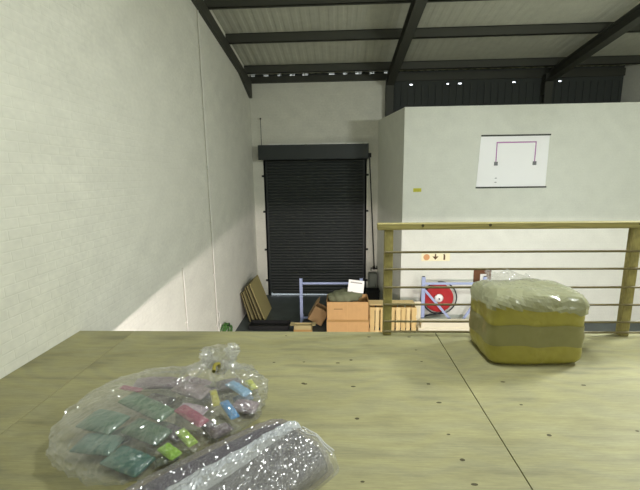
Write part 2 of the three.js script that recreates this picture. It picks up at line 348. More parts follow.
{
  const C = thing('control_cabinet', 'grey-green metal cabinet beside the roller shutter', 'cabinet', [1.115, 0, -11.78]);
  mesh('body', rbx(-0.125, 0.125, 0, 0.78, -0.2, 0.12, 0.01), M.cabinet, C);
  const d = mesh('door', rbx(-0.11, 0.11, 0.05, 0.74, 0.12, 0.135, 0.005), M.cabinet, C);
  mesh('handle', rbx(0.07, 0.085, 0.38, 0.46, 0.135, 0.15, 0.004), M.black, d);
  const K = thing('black_crate', 'small black crate in front of the grey-green cabinet', 'crate', [1.06, 0, -11.2]);
  mesh('body', [bx(-0.19, 0.19, 0, 0.02, -0.16, 0.16), bx(-0.19, 0.19, 0, 0.42, 0.145, 0.16), bx(-0.19, 0.19, 0, 0.42, -0.16, -0.145), bx(-0.19, -0.175, 0, 0.42, -0.16, 0.16), bx(0.175, 0.19, 0, 0.42, -0.16, 0.16)], M.black, K);
  mesh('rim', [rbx(-0.2, 0.2, 0.4, 0.43, 0.15, 0.17, 0.005), rbx(-0.2, 0.2, 0.4, 0.43, -0.17, -0.15, 0.005), rbx(-0.2, -0.18, 0.4, 0.43, -0.17, 0.17, 0.005), rbx(0.18, 0.2, 0.4, 0.43, -0.17, 0.17, 0.005)], M.black, K);
}
// ------------------------------------------------------------------ pipes on the brick wall
function wallPipe(z, y0, y1, r, label, extra) {
  const P = thing('wall_pipe', label, 'pipe', [XL + r + 0.012, 0, z]);
  mesh('tube', cyl([0, y0, 0], [0, y1, 0], r, 10), M.pipe, P);
  for (let y = y0 + 0.3; y < y1; y += 1.1) mesh('clip', rbx(-r - 0.012, r + 0.003, y - 0.015, y + 0.015, -r - 0.012, r + 0.012, 0.003), M.pipe, P);
  if (extra) extra(P);
}
wallPipe(-7.66, 0.42, 6.85, 0.014, 'thin white pipe running full height down the brick wall to a tap', P => {
  mesh('tap', [cyl([0, 0.42, 0], [0.11, 0.4, 0], 0.016, 8), cyl([0.1, 0.4, 0], [0.1, 0.33, 0], 0.012, 8), cyl([0.06, 0.4, 0], [0.06, 0.46, 0], 0.008, 8), cyl([0.03, 0.46, 0], [0.09, 0.46, 0], 0.007, 8)], std(0xa8a48c, 0.4, { metalness: 0.5 }), P);
  const c = new THREE.CatmullRomCurve3([[0.01, 1.05, 0.0], [0.03, 0.95, -0.07], [0.02, 0.82, -0.02], [0.03, 0.7, -0.1], [0.02, 0.6, -0.03], [0.03, 0.5, 0.03]].map(a => new THREE.Vector3(...a)));
  mesh('loose_cable', new THREE.TubeGeometry(c, 30, 0.012, 6), M.pipe, P);
});
wallPipe(-6.1, 0.0, 2.35, 0.011, 'short white conduit low on the brick wall close to the platform');
{
  const pts = []; for (let i = 0; i <= 160; i++) { const t = i / 160, a = t * Math.PI * 2 * 5; pts.push(new THREE.Vector3(0.06 + 0.05 * Math.sin(a * 0.37) + 0.015 * Math.sin(i), 0.26 + (0.24 + 0.03 * Math.sin(a * 0.6)) * Math.cos(a), (0.3 + 0.04 * Math.cos(a * 0.45)) * Math.sin(a))); }
  const g = thing('garden_hose', 'coil of green hose hanging on the brick wall below the pipe', 'hose', [XL + 0.03, 0.06, -8.02]);
  mesh('coil', new THREE.TubeGeometry(new THREE.CatmullRomCurve3(pts), 500, 0.016, 6), M.green, g);
  mesh('hook', [cyl([-0.03, 0.5, 0], [0.14, 0.5, 0], 0.01, 6), cyl([0.14, 0.5, 0], [0.14, 0.56, 0], 0.01, 6)], M.black, g);
}
// ------------------------------------------------------------------ leaning boards
[[-1.93, -2.30, 1.02, -9.72, 1.0, 0.03, 'olive plywood board leaning outermost in the stack against the brick wall', M.board],
 [-2.03, -2.36, 0.98, -9.66, 1.0, 0.022, 'plywood board leaning second in the stack, just behind the outermost one', M.board2],
 [-2.12, -2.42, 0.93, -9.68, 0.95, 0.022, 'plywood board leaning third in the stack against the brick wall', M.board2],
 [-2.21, -2.46, 0.84, -9.6, 0.9, 0.022, 'short plywood board leaning fourth in the stack against the brick wall', M.board2],
 [-2.3, -2.51, 0.8, -9.62, 0.85, 0.022, 'short plywood board leaning innermost in the stack, touching the brick wall', M.board2]].forEach(([xb, xt, h, z, len, t, label, m]) => {
  const a = Math.atan2(xb - xt, h), L = Math.hypot(xb - xt, h);
  const b = thing('leaning_board', label, 'board', [xb, 0.0, z], 0, 'boards leaning on the brick wall');
  const f = mesh('panel', rbx(-t, 0, 0.004, L, -len, 0, 0.003, 1), m, b); f.rotation.z = a;
  for (const z1 of [-0.01, -len + 0.05]) mesh('edge_batten', rbx(-t - 0.02, -t, 0.01, L - 0.01, z1 - 0.04, z1, 0.003, 1), M.boardEdge, b).rotation.z = a;
});
{
  const T = thing('black_tray', 'low black plastic tray on the floor in front of the leaning boards', 'tray', [-1.74, 0, -9.3]);
  mesh('base', rbx(-0.5, 0.5, 0, 0.03, -0.2, 0.2, 0.008), M.black, T);
  for (const s of [-1, 1]) { mesh('side', rbx(-0.5, 0.5, 0.02, 0.11, s * 0.2 - 0.012, s * 0.2 + 0.012, 0.006), M.black, T); mesh('end', rbx(s * 0.5 - 0.012, s * 0.5 + 0.012, 0.02, 0.11, -0.2, 0.2, 0.006), M.black, T); }
}
// ------------------------------------------------------------------ blue steel frames
{
  const F = thing('steel_frame', 'pale blue steel goal-shaped frame standing in front of the roller shutter', 'frame', [-0.17, 0, -9.78]);
  for (const x of [-0.79, 0.79]) { const p = mesh('upright', rbx(x - 0.04, x + 0.04, 0.0, 1.165, -0.03, 0.03, 0.006), M.blue, F); mesh('end_plug', rbx(x - 0.03, x + 0.03, 1.163, 1.175, -0.02, 0.02, 0.003), M.black, p); mesh('foot', rbx(x - 0.03, x + 0.03, 0, 0.05, -0.35, 0.35, 0.006), M.blue, F); }
  mesh('crossbar', rbx(-0.75, 0.75, 1.0, 1.055, -0.022, 0.022, 0.006), M.blue, F);
  mesh('lower_bar', rbx(-0.75, 0.75, 0.05, 0.1, -0.022, 0.022, 0.006), M.blue, F);
}
{
  const F = thing('steel_frame', 'pale blue steel frame with diagonal braces standing before the fire hose reel', 'frame', [2.14, 0, -9.36]);
  for (const x of [0, 1.5]) { const p = mesh('upright', rbx(x - 0.045, x + 0.045, 0, 1.31, -0.03, 0.03, 0.006), M.blue, F); mesh('end_plug', rbx(x - 0.03, x + 0.03, 1.308, 1.325, -0.02, 0.02, 0.003), M.black, p); }
  mesh('crossbar', rbx(0.04, 1.46, 1.11, 1.165, -0.022, 0.022, 0.006), M.blue, F);
  mesh('brace', bar([0.03, 0.98, 0.045], [0.86, 0.02, 0.045], 0.03, 0.06), M.blue, F);
  mesh('brace', bar([1.47, 0.98, 0.045], [0.86, 0.02, 0.09], 0.03, 0.06), M.blue, F);
  mesh('lower_bar', rbx(0.04, 1.46, 0.02, 0.06, -0.022, 0.022, 0.006), M.blue, F);
}
// ------------------------------------------------------------------ fire hose reel and signs on the office block
{
  const R = thing('fire_hose_reel', 'round red fire hose reel with a white hub on the white office wall', 'hose reel', [2.58, 0.7, -9.755]);
  const disc = z => { const g = new THREE.LatheGeometry([[0.09, 0], [0.3, 0.004], [0.355, 0.0], [0.37, 0.012], [0.36, 0.024], [0.3, 0.02], [0.09, 0.02], [0.09, 0]].map(a => new THREE.Vector2(...a)), 40); g.rotateX(Math.PI / 2); g.translate(0, 0, z); return g; };
  mesh('front_plate', disc(0.2), M.red, R); mesh('back_plate', disc(0.04), M.red, R);
  for (const z of [0.075, 0.115, 0.155]) mesh('hose_coil', new THREE.TorusGeometry(0.31, 0.02, 8, 40).translate(0, 0, z), M.hose, R);
  mesh('drum', cyl([0, 0, 0.05], [0, 0, 0.2], 0.28, 32), M.red, R);
  const h = mesh('hub', new THREE.LatheGeometry([[0, 0.05], [0.05, 0.045], [0.1, 0.02], [0.12, 0], [0, 0]].map(a => new THREE.Vector2(...a)), 28).rotateX(Math.PI / 2).translate(0, 0, 0.22), M.white, R);
  mesh('axle_nut', cyl([0, 0, 0.265], [0, 0, 0.29], 0.02, 6), M.hood, h);
  mesh('wall_bracket', rbx(-0.06, 0.06, -0.12, 0.12, 0, 0.05, 0.006), M.hose, R);
  const ring = new THREE.CatmullRomCurve3(Array.from({ length: 25 }, (_, i) => { const a = i / 24 * Math.PI * 2 * 0.92 + 2.2; return new THREE.Vector3(0.05 + 0.43 * Math.cos(a), -0.03 + 0.43 * Math.sin(a), 0.11); }));
  mesh('loose_hose', new THREE.TubeGeometry(ring, 80, 0.017, 8), M.hose, R);
  const tail = new THREE.CatmullRomCurve3([[0.2, -0.36, 0.12], [0.0, -0.45, 0.13], [-0.25, -0.5, 0.12], [-0.45, -0.6, 0.1]].map(a => new THREE.Vector3(...a)));
  mesh('hose_tail', new THREE.TubeGeometry(tail, 30, 0.017, 8), M.hose, R);
}
function print(w, h, draw) { const c = document.createElement('canvas'); c.width = w; c.height = h; draw(c.getContext('2d'), w, h); const t = new THREE.CanvasTexture(c); t.colorSpace = THREE.SRGBColorSpace; return t; }
function plate(w, h, map, rough = 0.6) { const g = new THREE.PlaneGeometry(w, h); return [g, new THREE.MeshStandardMaterial({ map, roughness: rough })]; }
{
  const S = thing('fire_sign', 'pale pictogram strip with a red roundel, down arrow and extinguisher above the hose reel', 'sign', [2.52, 1.72, -9.77]);
  mesh('board', rbx(-0.36, 0.36, -0.1, 0.1, 0, 0.008, 0.002, 1), std(0xf3ecc8, 0.6), S);
  const t = print(360, 100, (c, w, h) => {
    c.fillStyle = '#f4edc6'; c.fillRect(0, 0, w, h);
    c.fillStyle = '#d9a06a'; c.beginPath(); c.arc(64, 50, 40, 0, 7); c.fill();
    c.fillStyle = '#5a3a10'; c.fillRect(168, 6, 16, 44); c.beginPath(); c.moveTo(138, 40); c.lineTo(214, 40); c.lineTo(176, 84); c.fill();
    c.fillRect(278, 24, 22, 62); c.fillRect(284, 8, 10, 18); c.fillRect(270, 14, 16, 8);
  });
  const [g, m] = plate(0.72, 0.2, t); g.translate(0, 0, 0.0085); mesh('print', g, m, S);
}
{
  const S = tag(mesh('wall_sticker', rbx(1.9, 2.1, 3.385, 3.475, -9.77, -9.764, 0.002, 1), std(0xc9c53a, 0.6)), 'small yellow sticker high on the white office wall', 'sticker');
  mesh('printed_line', [bx(1.92, 2.08, 3.435, 3.44, -9.764, -9.7635), bx(1.93, 2.05, 3.415, 3.419, -9.764, -9.7635)], std(0x8a8a30, 0.7), S);
}
{
  const P = thing('wall_chart', 'large bright white hanging chart with thin dark rods on the office wall', 'chart', [4.3, 4.09, -9.765]);
  const s = new THREE.Shape([[-0.815, 0.62], [0.8, 0.62], [0.8, -0.62], [-0.87, -0.62]].map(a => new THREE.Vector2(...a)));
  mesh('sheet', new THREE.ExtrudeGeometry(s, { depth: 0.004, bevelEnabled: false }), std(0xffffff, 0.5), P);
  mesh('top_rod', rbx(-0.815, 0.82, 0.6, 0.635, 0.0, 0.025, 0.006), M.steel, P);
  mesh('bottom_rod', rbx(-0.88, 0.82, -0.635, -0.6, 0.0, 0.025, 0.006), M.steel, P);
  const pink = std(0xb779b4, 0.6), gr = std(0x77777a, 0.6);
  mesh('pink_outline', [bx(-0.42, 0.5, 0.44, 0.47, 0.004, 0.0055), bx(-0.44, -0.415, 0.0, 0.47, 0.004, 0.0055), bx(0.48, 0.505, 0.0, 0.47, 0.004, 0.0055)], pink, P);
  mesh('grey_marks', [bx(-0.47, -0.38, -0.09, 0.0, 0.004, 0.0055), bx(0.45, 0.54, -0.09, 0.0, 0.004, 0.0055), bx(-0.43, -0.38, -0.4, -0.385, 0.004, 0.0055), bx(-0.43, -0.38, -0.5, -0.485, 0.004, 0.0055)], gr, P);
}
{
  const B = thing('notice_frame', 'brown framed notice with a white sheet low on the office wall', 'notice', [3.72, 1.22, -9.77]);
  mesh('frame', rbx(-0.22, 0.22, -0.22, 0.21, 0, 0.03, 0.006), M.brown, B);
  mesh('white_sheet', rbx(-0.06, 0.1, -0.16, 0.06, 0.03, 0.034, 0.001, 1), M.white, B);
}
// ------------------------------------------------------------------ cartons and crates on the lower floor
function carton(name, label, w, h, d, pos, turn, mat, flaps, tape, tilt = 0) {
  const C = thing(name, label, 'box', pos, turn); const t = 0.012;
  const body = mesh('body', [bx(-w / 2, w / 2, 0, t, -d / 2, d / 2), bx(-w / 2, w / 2, 0, h, d / 2 - t, d / 2), bx(-w / 2, w / 2, 0, h, -d / 2, -d / 2 + t), bx(-w / 2, -w / 2 + t, 0, h, -d / 2, d / 2), bx(w / 2 - t, w / 2, 0, h, -d / 2, d / 2)], mat, C);
  for (const [side, ang] of flaps) {
    const L = (side === 'l' || side === 'r') ? d : w, fh = Math.min(w, d) * 0.45;
    const f = mesh('flap', rbx(-L / 2, L / 2, 0, fh, -t / 2, t / 2, 0.003, 1), mat, C);
    f.position.set(side === 'l' ? -w / 2 : side === 'r' ? w / 2 : 0, h, side === 'f' ? d / 2 : side === 'b' ? -d / 2 : 0);
    f.rotation.order = 'YXZ'; f.rotation.y = { l: -Math.PI / 2, r: Math.PI / 2, f: 0, b: Math.PI }[side]; f.rotation.x = ang;
  }
  if (tape) mesh('tape', rbx(-w / 2 - 0.002, w / 2 + 0.002, h * tape - 0.03, h * tape + 0.03, d / 2 - 0.002, d / 2 + 0.003, 0.001, 1), M.cardTape, C);
  C.rotation.z = tilt;
  return C;
}
{
  const c = carton('cardboard_carton', 'largest cardboard carton, upright with a white card propped on top', 1.0, 0.88, 0.62, [0.24, 0, -9.0], 0, M.card, [], 0.47);
  mesh('printed_mark', bx(-0.33, -0.12, 0.70, 0.712, 0.31, 0.3115), M.ink, c);
  carton('cardboard_carton', 'open cardboard carton tipped sideways against the largest carton', 0.4, 0.42, 0.36, [-0.6, 0.1, -9.52], 0, M.card2, [['l', -0.2], ['r', 2.6]], 0, -0.52);
  carton('cardboard_carton', 'low pale cardboard carton on the floor beside the tipped carton', 0.44, 0.27, 0.2, [-0.84, 0, -8.84], 0, std(0xb7a877, 0.85), [['l', 1.5], ['r', 1.5]], 0.5);
}
{ // olive bundle lying in the big carton, and the white card on it
  const g = new THREE.SphereGeometry(1, 60, 36); const p = g.attributes.position;
  for (let i = 0; i < p.count; i++) { const v = new THREE.Vector3().fromBufferAttribute(p, i); const f = 1 + 0.1 * fbm(v.x * 3, v.y * 3, v.z * 3) + 0.05 * Math.sin(v.x * 14 + 3 * v.y); const sq = Math.pow(Math.abs(v.y), 0.7) * Math.sign(v.y); p.setXYZ(i, v.x * 0.42 * f, sq * 0.16 * f + 0.03 * v.x, v.z * 0.27 * f); }
  g.computeVertexNormals();
  const B = thing('folded_tarpaulin', 'olive grey folded tarpaulin bulging out of the largest carton', 'tarpaulin', [0.17, 0.92, -9.02]);
  B.rotation.z = 0.05;
  mesh('cloth', g, std(0x6f7358, 0.85), B);
  const W = thing('white_card', 'white folded card propped on the olive tarpaulin', 'card', [0.43, 1.06, -8.88]);
  const f = mesh('front_leaf', rbx(-0.19, 0.19, 0, 0.29, -0.006, 0, 0.002, 1), std(0xf6f4ee, 0.5), W); f.rotation.set(-0.35, 0.1, -0.12);
  const bk = mesh('back_leaf', rbx(-0.17, 0.17, 0, 0.24, -0.012, -0.006, 0.002, 1), std(0xe8e4da, 0.6), W); bk.rotation.set(-0.6, 0.1, -0.12);
  mesh('grey_print', rbx(-0.14, 0.14, 0.215, 0.24, 0, 0.001, 0.0004, 1), std(0x9d9a94, 0.6), f);
}
{ // slatted crate
  const C = thing('slatted_crate', 'pale pine slatted crate standing behind the railing post', 'crate', [1.32, 0, -9.02]);
  const w = 1.1, h = 0.72;
  for (let i = 0; i < 9; i++) { const x = -w / 2 + i * (w / 9) + 0.008; const s = mesh('slat', rbx(x, x + w / 9 - (i % 3 === 1 ? 0.035 : 0.02), 0.01, h - (i % 4 === 2 ? 0.02 : 0), 0.235, 0.255, 0.003, 1), i % 2 ? M.pine : M.pine2, C); }
  for (let i = 0; i < 6; i++) { const x = -w / 2 + i * (w / 6) + 0.01; mesh('slat', rbx(x, x + w / 6 - 0.03, 0.01, h, -0.255, -0.235, 0.003, 1), M.pine2, C); }
  for (const y of [0.06, 0.64]) for (const s of [-1, 1]) mesh('batten', rbx(-w / 2, w / 2, y, y + 0.07, s * 0.22 - 0.014, s * 0.22 + 0.014, 0.003, 1), M.pine2, C);
  for (const s of [-1, 1]) for (const y of [0.04, 0.28, 0.52]) mesh('end_slat', rbx(s * w / 2 - 0.01, s * w / 2 + 0.01, y, y + 0.16, -0.23, 0.23, 0.003, 1), M.pine, C);
  mesh('top_board', rbx(-w / 2, w / 2, h, h + 0.02, -0.25, 0.1, 0.003, 1), M.pine, C);
  const B = tag(mesh('upright_plank', rbx(-0.08, 0.08, 0, 0.72, -0.012, 0.012, 0.003, 1), M.pale), 'whitish plank standing upright beside the slatted crate', 'plank');
  B.position.set(1.98, 0, -9.2);
}
[[1.95, 3.5, -8.98, 0.0, 'pale timber plank lying flat beside the crate, under the other plank'], [2.02, 3.45, -9.0, 0.16, 'pale timber plank lying on top of the other plank beside the crate']].forEach(([a, b, z, y, label]) => {
  const p = tag(mesh('timber_plank', rbx(a, b, y, y + 0.158, z - 0.1, z + 0.1, 0.006), M.pale), label, 'plank');
});
// ------------------------------------------------------------------ clear plastic bag of coloured packets on the platform
const DECK = 2.3305;
const ell = (p, c, r) => { const x = (p.x - c[0]) / r[0], y = (p.y - c[1]) / r[1], z = (p.z - c[2]) / r[2]; const k = Math.hypot(x, y, z); return (k - 1) * Math.min(...r); };
const smin = (a, b, k) => { const h = Math.max(k - Math.abs(a - b), 0) / k; return Math.min(a, b) - h * h * k * 0.25; };
// crease pattern of crumpled film: sharp ridges where cells meet
function crease(x, y, z) { const a = Math.abs(nz(x, y, z)), b = Math.abs(nz(x * 2.1 + 5, y * 2.1, z * 2.1 + 3)), c = Math.abs(nz(x * 4.3, y * 4.3 + 8, z * 4.3)); return (0.5 - a) + 0.5 * (0.5 - b) + 0.28 * (0.5 - c); }
function starShell(center, field, nu, nv, disp, floorY) {
  const pos = [], idx = [], C = new THREE.Vector3(...center);
  for (let j = 0; j <= nv; j++) for (let i = 0; i < nu; i++) {
    const th = Math.PI * j / nv, ph = 2 * Math.PI * i / nu;
    const d = new THREE.Vector3(Math.sin(th) * Math.cos(ph), Math.cos(th), Math.sin(th) * Math.sin(ph));
    let a = 0, b = 1.6; for (let k = 0; k < 22; k++) { const m = (a + b) / 2; if (field(C.clone().addScaledVector(d, m)) < 0) a = m; else b = m; }
    const p = C.clone().addScaledVector(d, a); p.addScaledVector(d, disp(p, d));
    if (p.y < floorY) p.y = floorY; pos.push(p.x, p.y, p.z);
  }
  for (let j = 0; j < nv; j++) for (let i = 0; i < nu; i++) { const a = j * nu + i, b = j * nu + (i + 1) % nu, c = a + nu, e = b + nu; if (j > 0) idx.push(a, b, c); if (j < nv - 1) idx.push(b, e, c); }
  const g = new THREE.BufferGeometry(); g.setAttribute('position', new THREE.Float32BufferAttribute(pos, 3)); g.setIndex(idx); g.computeVertexNormals();
  g.setAttribute('uv', new THREE.BufferAttribute(new Float32Array(pos.length / 3 * 2), 2));
  return g;
}
const facet = g => { const h = g.toNonIndexed(); h.computeVertexNormals(); return h; };
const KNOT = new THREE.Vector3(-0.815, 2.50, -2.45);
{
  const B = thing('plastic_bag', 'clear crinkled plastic bag tied at the top and full of coloured packets', 'bag', [-0.95, DECK, -2.2]);
  const f = p => {
    let d = ell(p, [-1.13, 2.42, -2.06], [0.52, 0.155, 0.52]);
    d = smin(d, ell(p, [-0.67, 2.42, -2.27], [0.205, 0.145, 0.28]), 0.08);
    d = smin(d, ell(p, [-0.86, 2.44, -2.36], [0.16, 0.14, 0.2]), 0.1);
    const pl = 0.012 - ((p.x + 0.418) * -0.675 + (p.z + 2.12) * -0.737); // pressed against the parcel
    return -smin(-d, -pl, 0.03);
  };
  const disp = (p, d) => {
    const dx = p.x - KNOT.x, dz = p.z - KNOT.z, r = Math.hypot(dx, dz), a = Math.atan2(dz, dx);
    const fan = Math.exp(-r * 3.0) * 0.032 * Math.sin(a * 17 + 2 * nz(p.x * 5, p.z * 5, 1)) * Math.min(1, r / 0.08);
    return fan + 0.045 * crease(p.x * 6, p.y * 6, p.z * 6) + 0.022 * crease(p.x * 14, p.y * 14, p.z * 14) + 0.01 * crease(p.x * 38, p.y * 38, p.z * 38) - 0.045;
  };
  const g = starShell([-0.92, 2.42, -2.22], f, 320, 165, disp, DECK + 0.001);
  g.translate(0.95, -DECK, 2.2);
  mesh('film', facet(g), M.film, B);
  // gathered neck above the tie, flaring into a ruffle
  const pos = [], idx = [], nu = 160, nv = 30;
  const ax = new THREE.Vector3(-0.02, 0.13, -0.06).normalize(), u = new THREE.Vector3(1, 0, 0).cross(ax).normalize(), v = ax.clone().cross(u);
  for (let j = 0; j <= nv; j++) for (let i = 0; i < nu; i++) {
    const t = j / nv, a = 2 * Math.PI * i / nu;
    const R = 0.022 + 0.085 * Math.pow(Math.sin(Math.min(1, t * 1.05) * 1.75), 1.2) ;
    const pl = 1 + 0.3 * t * Math.sin(a * 9 + 2 * t) + 0.16 * Math.sin(a * 21 + 5 * t) + 0.5 * (crease(Math.cos(a) * 2, Math.sin(a) * 2, t * 4) - 0.5);
    const h = -0.03 + 0.185 * t * (1 + 0.12 * Math.sin(a * 3 + 1) + 0.1 * nz(Math.cos(a) * 3, Math.sin(a) * 3, 2));
    const P = KNOT.clone().addScaledVector(ax, h).addScaledVector(u, R * pl * Math.cos(a)).addScaledVector(v, R * pl * Math.sin(a));
    pos.push(P.x + 0.95, P.y - DECK, P.z + 2.2);
  }
  for (let j = 0; j < nv; j++) for (let i = 0; i < nu; i++) { const a = j * nu + i, b = j * nu + (i + 1) % nu; idx.push(a, b, a + nu, b, b + nu, a + nu); }
  const k = new THREE.BufferGeometry(); k.setAttribute('position', new THREE.Float32BufferAttribute(pos, 3)); k.setIndex(idx); k.computeVertexNormals();
  mesh('gathered_neck', facet(k), M.filmHazy, B);
  const tie = mesh('tie', new THREE.TorusGeometry(0.026, 0.009, 8, 24).applyQuaternion(new THREE.Quaternion().setFromUnitVectors(new THREE.Vector3(0, 0, 1), ax)).translate(KNOT.x + 0.95, KNOT.y - DECK, KNOT.z + 2.2), std(0x8c8330, 0.6), B);
  const rb = new THREE.CatmullRomCurve3([[0.0, 0.03, 0.03], [0.012, 0.085, 0.07], [0.004, 0.105, 0.13], [0.02, 0.1, 0.2]].map(a => new THREE.Vector3(KNOT.x + 0.95 + a[0], KNOT.y - DECK + a[1], KNOT.z + 2.2 + a[2])));
  const tg = new THREE.TubeGeometry(rb, 24, 0.012, 6); mesh('tie_tail', tg, std(0x8c8330, 0.6), tie);
}
// packets: [from xz, to xz, y, width, thickness, colour, label]
const PK = [
  [[-0.97, -2.109], [-0.79, -2.0], 2.45, 0.075, 0.035, 0x9c2f58, 'crimson pink packet in the clear bag', 0.1],
  [[-0.908, -1.949], [-0.80, -1.853], 2.42, 0.055, 0.03, 0xa9cc50, 'slim lime green packet in the clear bag beside the crimson one', 0.05],
  [[-0.955, -1.83], [-0.86, -1.77], 2.41, 0.065, 0.035, 0x9cd03c, 'broad lime green packet in the clear bag beside the teal one', 0.05],
  [[-0.72, -2.19], [-0.62, -2.065], 2.445, 0.055, 0.03, 0x3f8fd0, 'bright blue packet in the right lobe of the clear bag', 0.1],
  [[-0.74, -2.4], [-0.6, -2.3], 2.455, 0.07, 0.03, 0x86b2d8, 'pale blue packet under the folds beside the tie of the bag', 0.1],
  [[-0.83, -2.31], [-0.765, -2.18], 2.45, 0.045, 0.03, 0xc3bd4e, 'small yellow packet under the tie of the bag', 0.1],
  [[-0.64, -2.5], [-0.58, -2.42], 2.42, 0.05, 0.03, 0xc8cf52, 'tiny yellow-green packet at the rim of the bag', 0.1],
  [[-1.2, -1.78], [-1.02, -1.72], 2.39, 0.12, 0.05, 0x2f6a60, 'dark teal packet low in the clear bag beside the wrapped parcel', 0.05],
  [[-1.19, -1.96], [-1.0, -1.9], 2.43, 0.11, 0.05, 0x3b6147, 'dark green packet in the middle of the clear bag', 0.1],
  [[-1.33, -2.19], [-1.06, -2.08], 2.455, 0.1, 0.05, 0x4f7558, 'grey-green packet across the centre of the clear bag', 0.1],
  [[-1.37, -2.39], [-1.14, -2.44], 2.45, 0.1, 0.05, 0x8d7a86, 'mauve packet at the back of the clear bag', 0.1],
  [[-1.07, -2.34], [-0.89, -2.29], 2.46, 0.1, 0.045, 0x97868f, 'mauve grey packet under the gathered neck of the bag', 0.1],
  [[-1.44, -2.3], [-1.31, -2.28], 2.48, 0.04, 0.02, 0xa0446a, 'thin pink packet on top of the mauve packets in the bag', 0.05],
  [[-0.66, -2.24], [-0.54, -2.22], 2.4, 0.09, 0.05, 0x93808c, 'dusky mauve packet beside the bright blue packet in the bag', 0.05],
  [[-0.8, -2.06], [-0.72, -1.99], 2.39, 0.06, 0.04, 0x6f6470, 'dark plum packet between the crimson packet and the parcel', 0.05],
  [[-1.48, -2.02], [-1.3, -1.98], 2.44, 0.14, 0.06, 0x3f6c58, 'sea green packet at the wall side of the clear bag', 0.05],
  [[-1.42, -1.85], [-1.24, -1.84], 2.41, 0.12, 0.05, 0x35665c, 'deep green packet at the wall side corner of the clear bag', 0.05],
  [[-1.0, -2.2], [-0.86, -2.17], 2.40, 0.08, 0.04, 0xb9a6b4, 'pale lilac packet behind the crimson packet in the bag', 0.05],
  [[-1.02, -2.02], [-0.93, -1.98], 2.38, 0.07, 0.04, 0x5a4f5a, 'small dark grey packet under the crimson packet in the bag', 0.05],
  [[-1.1, -2.52], [-0.94, -2.48], 2.41, 0.07, 0.04, 0xa795a2, 'pale mauve packet at the back rim of the bag beside the neck', 0.05],
  [[-0.72, -1.955], [-0.65, -2.02], 2.4, 0.06, 0.05, 0x7b6d78, 'narrow mauve packet pressed against the parcel below the blue packet', 0.02],
  [[-0.95, -1.735], [-0.87, -1.8], 2.385, 0.06, 0.03, 0x56614f, 'narrow moss green packet pressed against the parcel below the lime packets', 0.02],
  [[-0.84, -2.47], [-0.72, -2.52], 2.4, 0.09, 0.04, 0x7d7482, 'grey violet packet at the back of the right lobe of the bag', 0.02],
  [[-0.69, -2.33], [-0.6, -2.39], 2.375, 0.08, 0.035, 0x6c7f96, 'slate blue packet under the pale blue packet in the bag', 0.02],
  [[-0.95, -2.42], [-0.86, -2.38], 2.4, 0.09, 0.045, 0x6b5f6b, 'dark grey violet packet under the gathered neck of the bag', 0.02],
  [[-1.28, -2.3], [-1.13, -2.26], 2.39, 0.12, 0.05, 0x59504f, 'brownish grey packet deep in the middle of the bag', 0.02],
  [[-1.1, -2.04], [-1.02, -2.02], 2.37, 0.1, 0.05, 0x4a5c4c, 'small bottle green packet deep in the middle of the bag', 0.02],
  [[-1.3, -1.92], [-1.2, -2.02], 2.38, 0.1, 0.05, 0x2d4b40, 'black-green packet deep between the green packets', 0.02],
];
for (const [a, b, y, w, t, col, label, tip] of PK) {
  const big = t >= 0.04 ? 1.22 : 1.05, L = Math.hypot(b[0] - a[0], b[1] - a[1]) * big, W = w * big;
  const o = thing('coloured_packet', label, 'packet', [(a[0] + b[0]) / 2, y - 0.03, (a[1] + b[1]) / 2], -Math.atan2(b[1] - a[1], b[0] - a[0]), 'packets inside the clear plastic bag');
  o.rotation.z = -tip;
  const g = new THREE.BoxGeometry(L, t, W, 30, 3, 16); const p = g.attributes.position;
  for (let i = 0; i < p.count; i++) { const x = p.getX(i), z = p.getZ(i), k = Math.sqrt(Math.max(0.02, (1 - Math.pow(Math.abs(x) / (L / 2), 4)) * (1 - Math.pow(Math.abs(z) / (W / 2), 4)))); p.setY(i, (p.getY(i) + 0.012 * (crease(x * 22 + y * 9, z * 30, col * 0.00001) - 0.4)) * k); }
  g.computeVertexNormals();
  const pm = new THREE.MeshPhysicalMaterial({ color: col, roughness: 0.4, clearcoat: 0.8, clearcoatRoughness: 0.12 });
  mesh('pouch', g, pm, o);
  for (const e of [-1, 1]) mesh('end_seal', bx(e * L / 2 - 0.006, e * L / 2 + 0.009, -0.0015, 0.0015, -W * 0.45, W * 0.45), pm, o);
}
